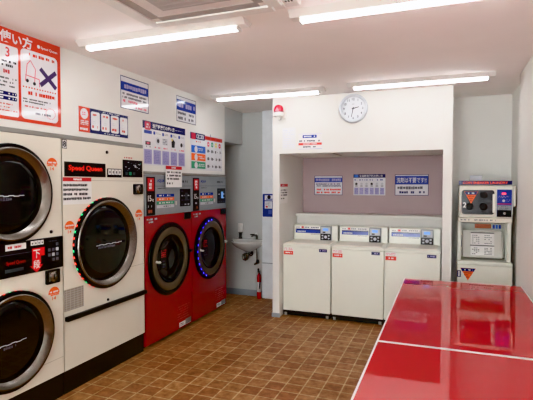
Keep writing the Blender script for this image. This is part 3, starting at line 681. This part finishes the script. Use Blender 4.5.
def chart(b,w,h,y):
    b.quad(0,w*.42,h*.83,h,y,NAVY); b.quad(w*.42,w,h*.86,h*.97,y,REDI); b.rrect(.02,.11,h*.82,h*.99,y-.0004,MATS['crimson ink'],.01,.0003); b.rrect(.13,.29,h*.86,h*.97,y-.0004,PAPERG,.008,.0003)
    b.lines(.14,.28,h*.88,h*.95,y-.001,NAVY,1,300,.9,.8,True); b.lines(.12,.22,h*.74,h*.8,y,POSTR,1,301,.8,.8,True)
    for k in range(3): b.quad(w*.46+k*w*.17,w*.58+k*w*.17,h*.89,h*.94,y-.0004,POSTR)
    for k,m in enumerate((BLUE2,ORNG,GREEN)):
        z=h*(.47-k*.215); b.quad(.02,w*.44,z,z+h*.19,y,m); b.disc(.12,z+h*.09,.035,y-.0003,PAPERL,.0003,12); b.lines(.17,.31,z+h*.05,z+h*.14,y-.0006,PAPERL,2,302+k,.6,.8)
        for q in range(4):
            x=w*.5+q*w*.125; b.lines(x,x+.045,z+h*.04,z+h*.13,y,INK,1,310+q+4*k,.9,.9,True); b.quad(x+.05,x+.065,z+h*.07,z+h*.09,y,INKG)
    for q,m in enumerate((PINK,GREEN,YELL,MATS['crimson ink'])): b.disc(w*.53+q*w*.125,h*.75,.03,y,m,.0003,12); b.quad(w*.53+q*w*.125-.02,w*.53+q*w*.125+.02,h*.74,h*.76,y-.0006,PAPERL)
    b.quad(w*.6,w*.612,h*.97,h*1.04,y,NAVY)
sheet('price_chart','price chart with blue, orange and green rows above the second red washer','poster','left',4.276,5.027,1.664,2.065,chart)
def card(b,w,h,y):
    b.quad(0,w,h*.84,h,y,REDI); b.lines(.1,.19,h*.87,h*.97,y-.0004,PAPERL,1,320,.8,.8); b.lines(.02,w-.02,h*.32,h*.78,y,INK,3,321,.55,.85,True); b.lines(.02,w*.6,h*.12,h*.25,y,INK,1,322,.7,.8)
sheet('hanging_notice','white card with a red heading hanging over the panel of the first red washer','notice','left',3.762,4.05,1.478,1.685,card,off=.034,t=.002,base=PAPER)
NB=4.87
def ns(b,w,h,y):
    b.quad(0,w,h*.985,h,y,LAV); b.quad(0,w,.0,h*.02,y,LAV); b.rrect(w*.18,w*.78,h*.72,h*.92,y,BLUE,.006,.0003); b.lines(w*.24,w*.72,h*.77,h*.87,y-.001,PAPERL,1,330,.9,.8,True)
    b.lines(.01,w-.02,h*.46,h*.60,y,INKG,1,331,.8,.75,True); b.quad(.002,w-.002,h*.26,h*.40,y,MATS['sticker red']); b.lines(w*.2,w*.85,h*.29,h*.37,y-.0004,PAPERL,1,332,.9,.75,True); b.lines(w*.2,w*.75,h*.08,h*.2,y,INKG,1,333,.8,.8,True)
sheet('notice_sign','white notice with blue title and red strip on the bulkhead over the washer niche','notice',NB,-1.512,-1.246,1.893,2.06,ns,base=PAPER)
sheet('paper_sign','plain faint white sheet beside the corner under the red alarm lamp','paper',NB,-1.70,-1.545,1.895,2.135,lambda b,w,h,y: b.lines(.01,w-.01,.02,h-.02,y,mat('very faint print',(218,220,228),.5),9,340,.5,.7),base=mat('faint sheet',(226,226,226),.5))
def rv(b,w,h,y):
    b.quad(0,w,h*.86,h,y,REDI); b.lines(.06,.16,h*.885,h*.97,y-.0004,PAPERL,1,350,.8,.8); b.lines(.02,w-.02,h*.36,h*.74,y,INK,3,351,.6,.85,True); b.lines(.02,w*.7,h*.2,h*.3,y,INK,1,352,.7,.8)
sheet('notice_sign','small white notice with red heading on the inner side of the niche','notice','reveal',4.895,5.157,1.29,1.512,rv,base=PAPER)
NI=5.785
PAPERL,BLUE,NAVY,INKG = [mat(n_,c_,.55) for n_,c_ in (('matt white sheet',(222,222,228)),('matt blue print',(52,72,158)),('matt navy print',(38,42,98)),('matt grey print',(104,104,114)))]
def bs1(b,w,h,y):
    b.quad(.006,w-.006,h*.66,h*.9,y,BLUE); b.lines(.02,w-.02,h*.71,h*.86,y-.0005,LAV,1,360,.9,.85,True); b.lines(.02,w-.02,h*.42,h*.62,y,NAVY,2,361,.6,.85,True); b.lines(.03,w-.02,h*.06,h*.36,y,MATS['sticker red'],2,362,.6,.85,True)
sheet('notice_sign','notice with blue band and red lines on the niche wall above the left washer','notice',NI,-1.578,-1.211,1.372,1.618,bs1,frame=NAVY)
def bs2(b,w,h,y):
    b.quad(0,w,h*.83,h,y,NAVY); b.quad(.01,.055,h*.85,h*.98,y-.0004,BLUE2); b.text('全自動洗濯機の使い方',.075,w*.92,h*.86,h*.97,y-.0005,PAPERL,.02)
    for k in range(6):
        x=.012+k*.063; b.quad(x,x+.05,.012,h*.36,y,LAV); b.lines(x+.005,x+.045,h*.08,h*.32,y-.0004,MATS['violet ink'],4,372+k,.5,.6); b.lines(x,x+.05,h*.68,h*.78,y,BLUE,1,380+k,.6,.7)
        b.disc(x+.025,h*.54,.016,y,INK if k in (0,3) else PAPERG,.0003,10); b.quad(x+.01,x+.04,h*.42,h*.46,y,INKG)
sheet('instruction_sign','instruction poster with six columns in the middle of the niche wall','poster',NI,-1.073,-.682,1.372,1.634,bs2)
def bs3(b,w,h,y):
    b.quad(.006,w-.006,h*.52,h*.93,y,BLUE); b.text('洗剤は不要です!!',.02,w-.025,h*.60,h*.85,y-.0005,PAPERL,.01); b.lines(.03,w-.05,h*.28,h*.44,y,INKG,1,390,.85,.85,True); b.lines(.03,w-.04,h*.08,h*.22,y,NAVY,1,391,.8,.8,True)
sheet('notice_sign','notice with a broad blue band on the niche wall above the right washer','notice',NI,-.569,-.182,1.374,1.628,bs3,frame=NAVY)
def bl(b,w,h,y):
    b.quad(.03,w-.02,h*.72,h*.94,y,PAPERL); b.disc(.09,h*.86,.025,y-.0006,INK,.0003,12); b.quad(.05,w-.05,h*.75,h*.79,y-.0004,BLUE)
    for x in (.03,.155): b.quad(x,x+.105,h*.36,h*.68,y,PAPERL); b.lines(x+.01,x+.1,h*.42,h*.64,y-.0004,INKG,4,400,.5,.6); b.disc(x+.03,h*.44,.014,y-.0008,REDI,.0003,8)
    b.quad(.08,.13,h*.12,h*.3,y,mat('mid blue print',(90,110,190),.4)); b.lines(.15,.27,h*.1,h*.3,y,LAV,2,401,.5,.7)
b = B(); b.rrect(0,.30,0,.30,0,mat('deep blue sheet',(28,52,140),.3),.012,.003); bl(b,.30,.30,-.0034); tag(b.build('blue_sign',None,(-2.238,5.63,1.083)),'deep blue sign with white boxes on the panel right of the washbasin','sign')

# ------------------------------------------------------------------ clock and alarm lamp
t = thing('wall_clock','round silver wall clock on the bulkhead below the tube light','clock',(-.908,NB,2.302))
b = B(); b.lathe((0,0,0),[(.001,-.012),(.122,-.012),(.124,-.03),(.135,-.04),(.148,-.034),(.153,-.015),(.153,-.001),(.001,-.001)],CLKF,'y',56); b.build('rim', t)
b = B(); b.lathe((0,0,0),[(.001,-.014),(.1225,-.0135)],CLKD,'y',48)
for k in range(1,13):
    a=PI/2-k*PI/6; x,z=.098*math.cos(a),.098*math.sin(a); w=.011 if k<10 else .016
    b.text(str(k),x-w,x+w,z-.0125,z+.0125,-.0152,INKG,.02,False)
for k in range(60):
    a=k*PI/30; b.quad(.117*math.cos(a)-.0012,.117*math.cos(a)+.0012,.117*math.sin(a)-.0012,.117*math.sin(a)+.0012,-.0152,INKG)
b.lines(-.016,.016,.042,.05,-.0152,INKG,1,3); b.build('dial', t)
def hand(ang,l,w,m,name,y):
    f = B(); a=PI/2-ang; d=(math.cos(a),math.sin(a)); n=(-d[1]*w,d[0]*w)
    f.poly([(-d[0]*.015-n[0],-d[1]*.015-n[1]),(d[0]*l-n[0]*.6,d[1]*l-n[1]*.6),(d[0]*l+n[0]*.6,d[1]*l+n[1]*.6),(-d[0]*.015+n[0],-d[1]*.015+n[1])],y,m,.002); f.build(name, t)
hand(2*PI*(2.53/12),.062,.0052,INK,'hour_hand',-.0165); hand(2*PI*(32/60),.092,.004,INK,'minute_hand',-.019)
b = B(); b.disc(0,0,.007,-.0215,INK,.003,12); b.build('centre_cap', t)
t = thing('alarm_wall_lamp','red dome alarm lamp on a white base at the bulkhead corner','lamp',(-1.722,NB,2.30))
b = B(); b.box(-.03,.075,-.02,-.001,-.06,.055,WHITEP,.006); b.box(-.02,.02,-.08,-.02,-.075,-.045,WHITEP,.005); b.build('bracket', t)
b = B(); b.lathe((0,-.06,-.045),[(.001,0),(.052,0),(.056,.01),(.056,.04),(.05,.046),(.001,.046)],WHITEP,'z',32); b.build('lamp_base', t)
b = B(); b.lathe((0,-.06,0.001),[(.053,.0),(.054,.025),(.050,.05),(.038,.07),(.02,.08),(.001,.083)],ALARM,'z',32); b.lathe((0,-.06,0.001),[(.055,.0),(.0555,.012),(.053,.013)],mat('dark red band',(140,14,40),.3),'z',32); b.build('lamp_dome', t)
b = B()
b.raw([(-.022,-.118,.012),(.022,-.118,.012),(.0,-.113,.05)],[[0,1,2]],mat('pale pink glint',(240,150,165),.3)); b.build('painted_glint', t)  # highlight on the lamp dome, painted as a pale pink face

# ------------------------------------------------------------------ washbasin corner
t = thing('washbasin','small white ceramic wall washbasin in the back corner','washbasin',(-2.462,5.70,0))
b = B()
def ringp(z,rx,d): return [(rx*math.cos(a),-.005-d*math.sin(a)*1.0,z) for a in [PI*k/20 for k in range(21)]]
prof=[(.60,.05,.06),(.63,.10,.13),(.67,.165,.22),(.71,.205,.29),(.745,.225,.325),(.758,.226,.328),(.76,.215,.315),(.73,.195,.29),(.69,.15,.23),(.665,.07,.12)]
n=21; vs=[]; fs=[]
for z,rx,d in prof: vs+=ringp(z,rx,d)
for i in range(len(prof)-1):
    for k in range(n-1): fs.append([i*n+k,(i+1)*n+k,(i+1)*n+k+1,i*n+k+1])
fs.append(list(range(n))); fs.append([(len(prof)-1)*n+k for k in range(n-1,-1,-1)])
b.raw(vs,fs,CERAM,True); b.box(-.215,.215,-.075,-.004,.70,.775,CERAM,.012); b.box(-.1,.1,-.03,-.003,.60,.70,CERAM,.01)
b.build('basin', t)
b = B(); b.tube([(.13,-.05,.776),(.13,-.05,.815),(.13,-.06,.83),(.11,-.12,.832),(.10,-.15,.825)],[.014,.014,.014,.011,.010],CHROME,12); b.box(.112,.148,-.066,-.034,.834,.862,mat('white tap lever',(226,226,224),.3),.006); tp=b.build('tap', t)
b = B(); b.tube([(.105,-.06,.838),(.045,-.075,.842)],[.009,.006],BLACK,8); b.build('tap_lever', tp)
b = B(); b.tube([(.02,-.11,.599),(.02,-.11,.55),(.012,-.11,.52),(-.01,-.11,.505),(-.035,-.11,.515),(-.042,-.11,.54),(-.042,-.10,.56),(-.042,-.05,.565),(-.042,-.004,.565)],.019,CHROME,12); b.lathe((.02,-.11,.555),[(.017,0),(.024,.004),(.024,.026),(.017,.03)],CHROME,'z',20); b.build('drain_trap', t)
b = B(); b.lathe((.045,-.05,.585),[(.030,-.008),(.036,0),(.030,.008),(.022,0),(.030,-.008)],BLACK,'y',24); b.tube([(.045,-.004,.585),(.045,-.045,.585)],.012,BLACK,8); b.build('valve_handle', t)
b = B(); b.tube([(.13,-.06,.70),(.135,-.06,.60),(.135,-.06,.52),(.135,-.055,.47),(.11,-.05,.45)],.008,CHROME,8); b.tube([(.135,-.004,.46),(.135,-.075,.46)],.016,CHROME,10); b.tube([(.16,-.06,.475),(.10,-.06,.44)],.013,CHROME,8); b.lathe((.155,-.078,.49),[(.001,-.01),(.022,-.008),(.022,.008),(.001,.01)],GREYD,'y',16); b.build('supply_pipe', t)
t = thing('soap_bottle','white soap bottle on a dark stand at the washbasin','soap dispenser',(-2.572,5.655,.777))
b = B(); b.lathe((0,0,0),[(.001,0),(.026,0),(.027,.01),(.018,.03),(.02,.075),(.03,.085),(.001,.087)],mat('dark stand',(56,58,56),.4),'z',24); b.build('stand', t)
b = B(); b.lathe((0,0,.088),[(.001,0),(.033,0),(.036,.01),(.036,.10),(.03,.118),(.001,.121)],WHITEP,'z',24); b.build('bottle', t)
t = thing('fire_extinguisher','small red fire extinguisher on the floor right of the washbasin','fire extinguisher',(-2.272,5.585,0))
t.scale=(.88,.88,.93)
b = B(); b.lathe((0,0,0),[(.001,0),(.030,0),(.032,.01),(.032,.30),(.028,.335),(.018,.355),(.012,.36),(.001,.361)],FIRE,'z',32); b.build('cylinder_body', t)
b = B(); b.lathe((0,0,0),[(.0325,.10),(.0328,.101),(.0328,.24),(.0325,.241)],mat('extinguisher label',(206,196,196),.4),'z',32); b.build('label', t)
b = B(); b.lathe((0,0,.361),[(.001,0),(.016,0),(.016,.03),(.001,.031)],CHROME,'z',16); b.build('valve', t)
b = B(); b.tube([(-.01,0,.392),(.0,-.03,.41),(.01,-.07,.435)],.007,BLACK,8); b.tube([(-.01,0,.395),(0,-.03,.40),(.01,-.06,.40)],.006,BLACK,8); b.lathe((-.01,0,.38),[(.001,0),(.013,.0),(.011,.05),(.001,.052)],BLACK,'z',12); b.build('handle', t)
b = B(); b.tube([(.008,-.01,.375),(.022,-.03,.37),(.03,-.038,.33),(.025,-.04,.22),(.02,-.04,.15)],.007,BLACK,8); b.build('hose', t)

# ------------------------------------------------------------------ light
def area(name, loc, rot, sx, sy, e, c=(1,1,1)):
    d = bpy.data.lights.new(name,'AREA'); d.shape='RECTANGLE'; d.size=sx; d.size_y=sy; d.energy=e; d.color=c
    o = bpy.data.objects.new(name,d); COL.objects.link(o); o.location=loc; o.rotation_euler=rot; return o
area('daylight', (-.95,-1.9,1.45), (PI/2,0,0), 3.0,2.2, 90, (.98,.99,1))
w = bpy.data.worlds.new('sky'); S.world = w; w.use_nodes = True
nt = w.node_tree; bg = nt.nodes['Background']
bg.inputs['Color'].default_value = (*lin((214,224,236)),1); bg.inputs['Strength'].default_value = .8

# ------------------------------------------------------------------ camera
cam = bpy.data.cameras.new('camera'); co = bpy.data.objects.new('camera', cam); COL.objects.link(co)
cam.sensor_width = 36; cam.lens = 36*460/533; cam.clip_start = .02
co.location = (0,0,1.5); co.rotation_euler = (PI/2-math.atan2(15,460),0,math.atan2(178.5,460))
S.camera = co
S.view_settings.view_transform = 'Khronos PBR Neutral'; S.view_settings.look = 'None'; S.view_settings.exposure = .9; S.view_settings.gamma = 1.0
S.cycles.use_denoising = True; S.cycles.max_bounces = 10; S.cycles.diffuse_bounces = 6
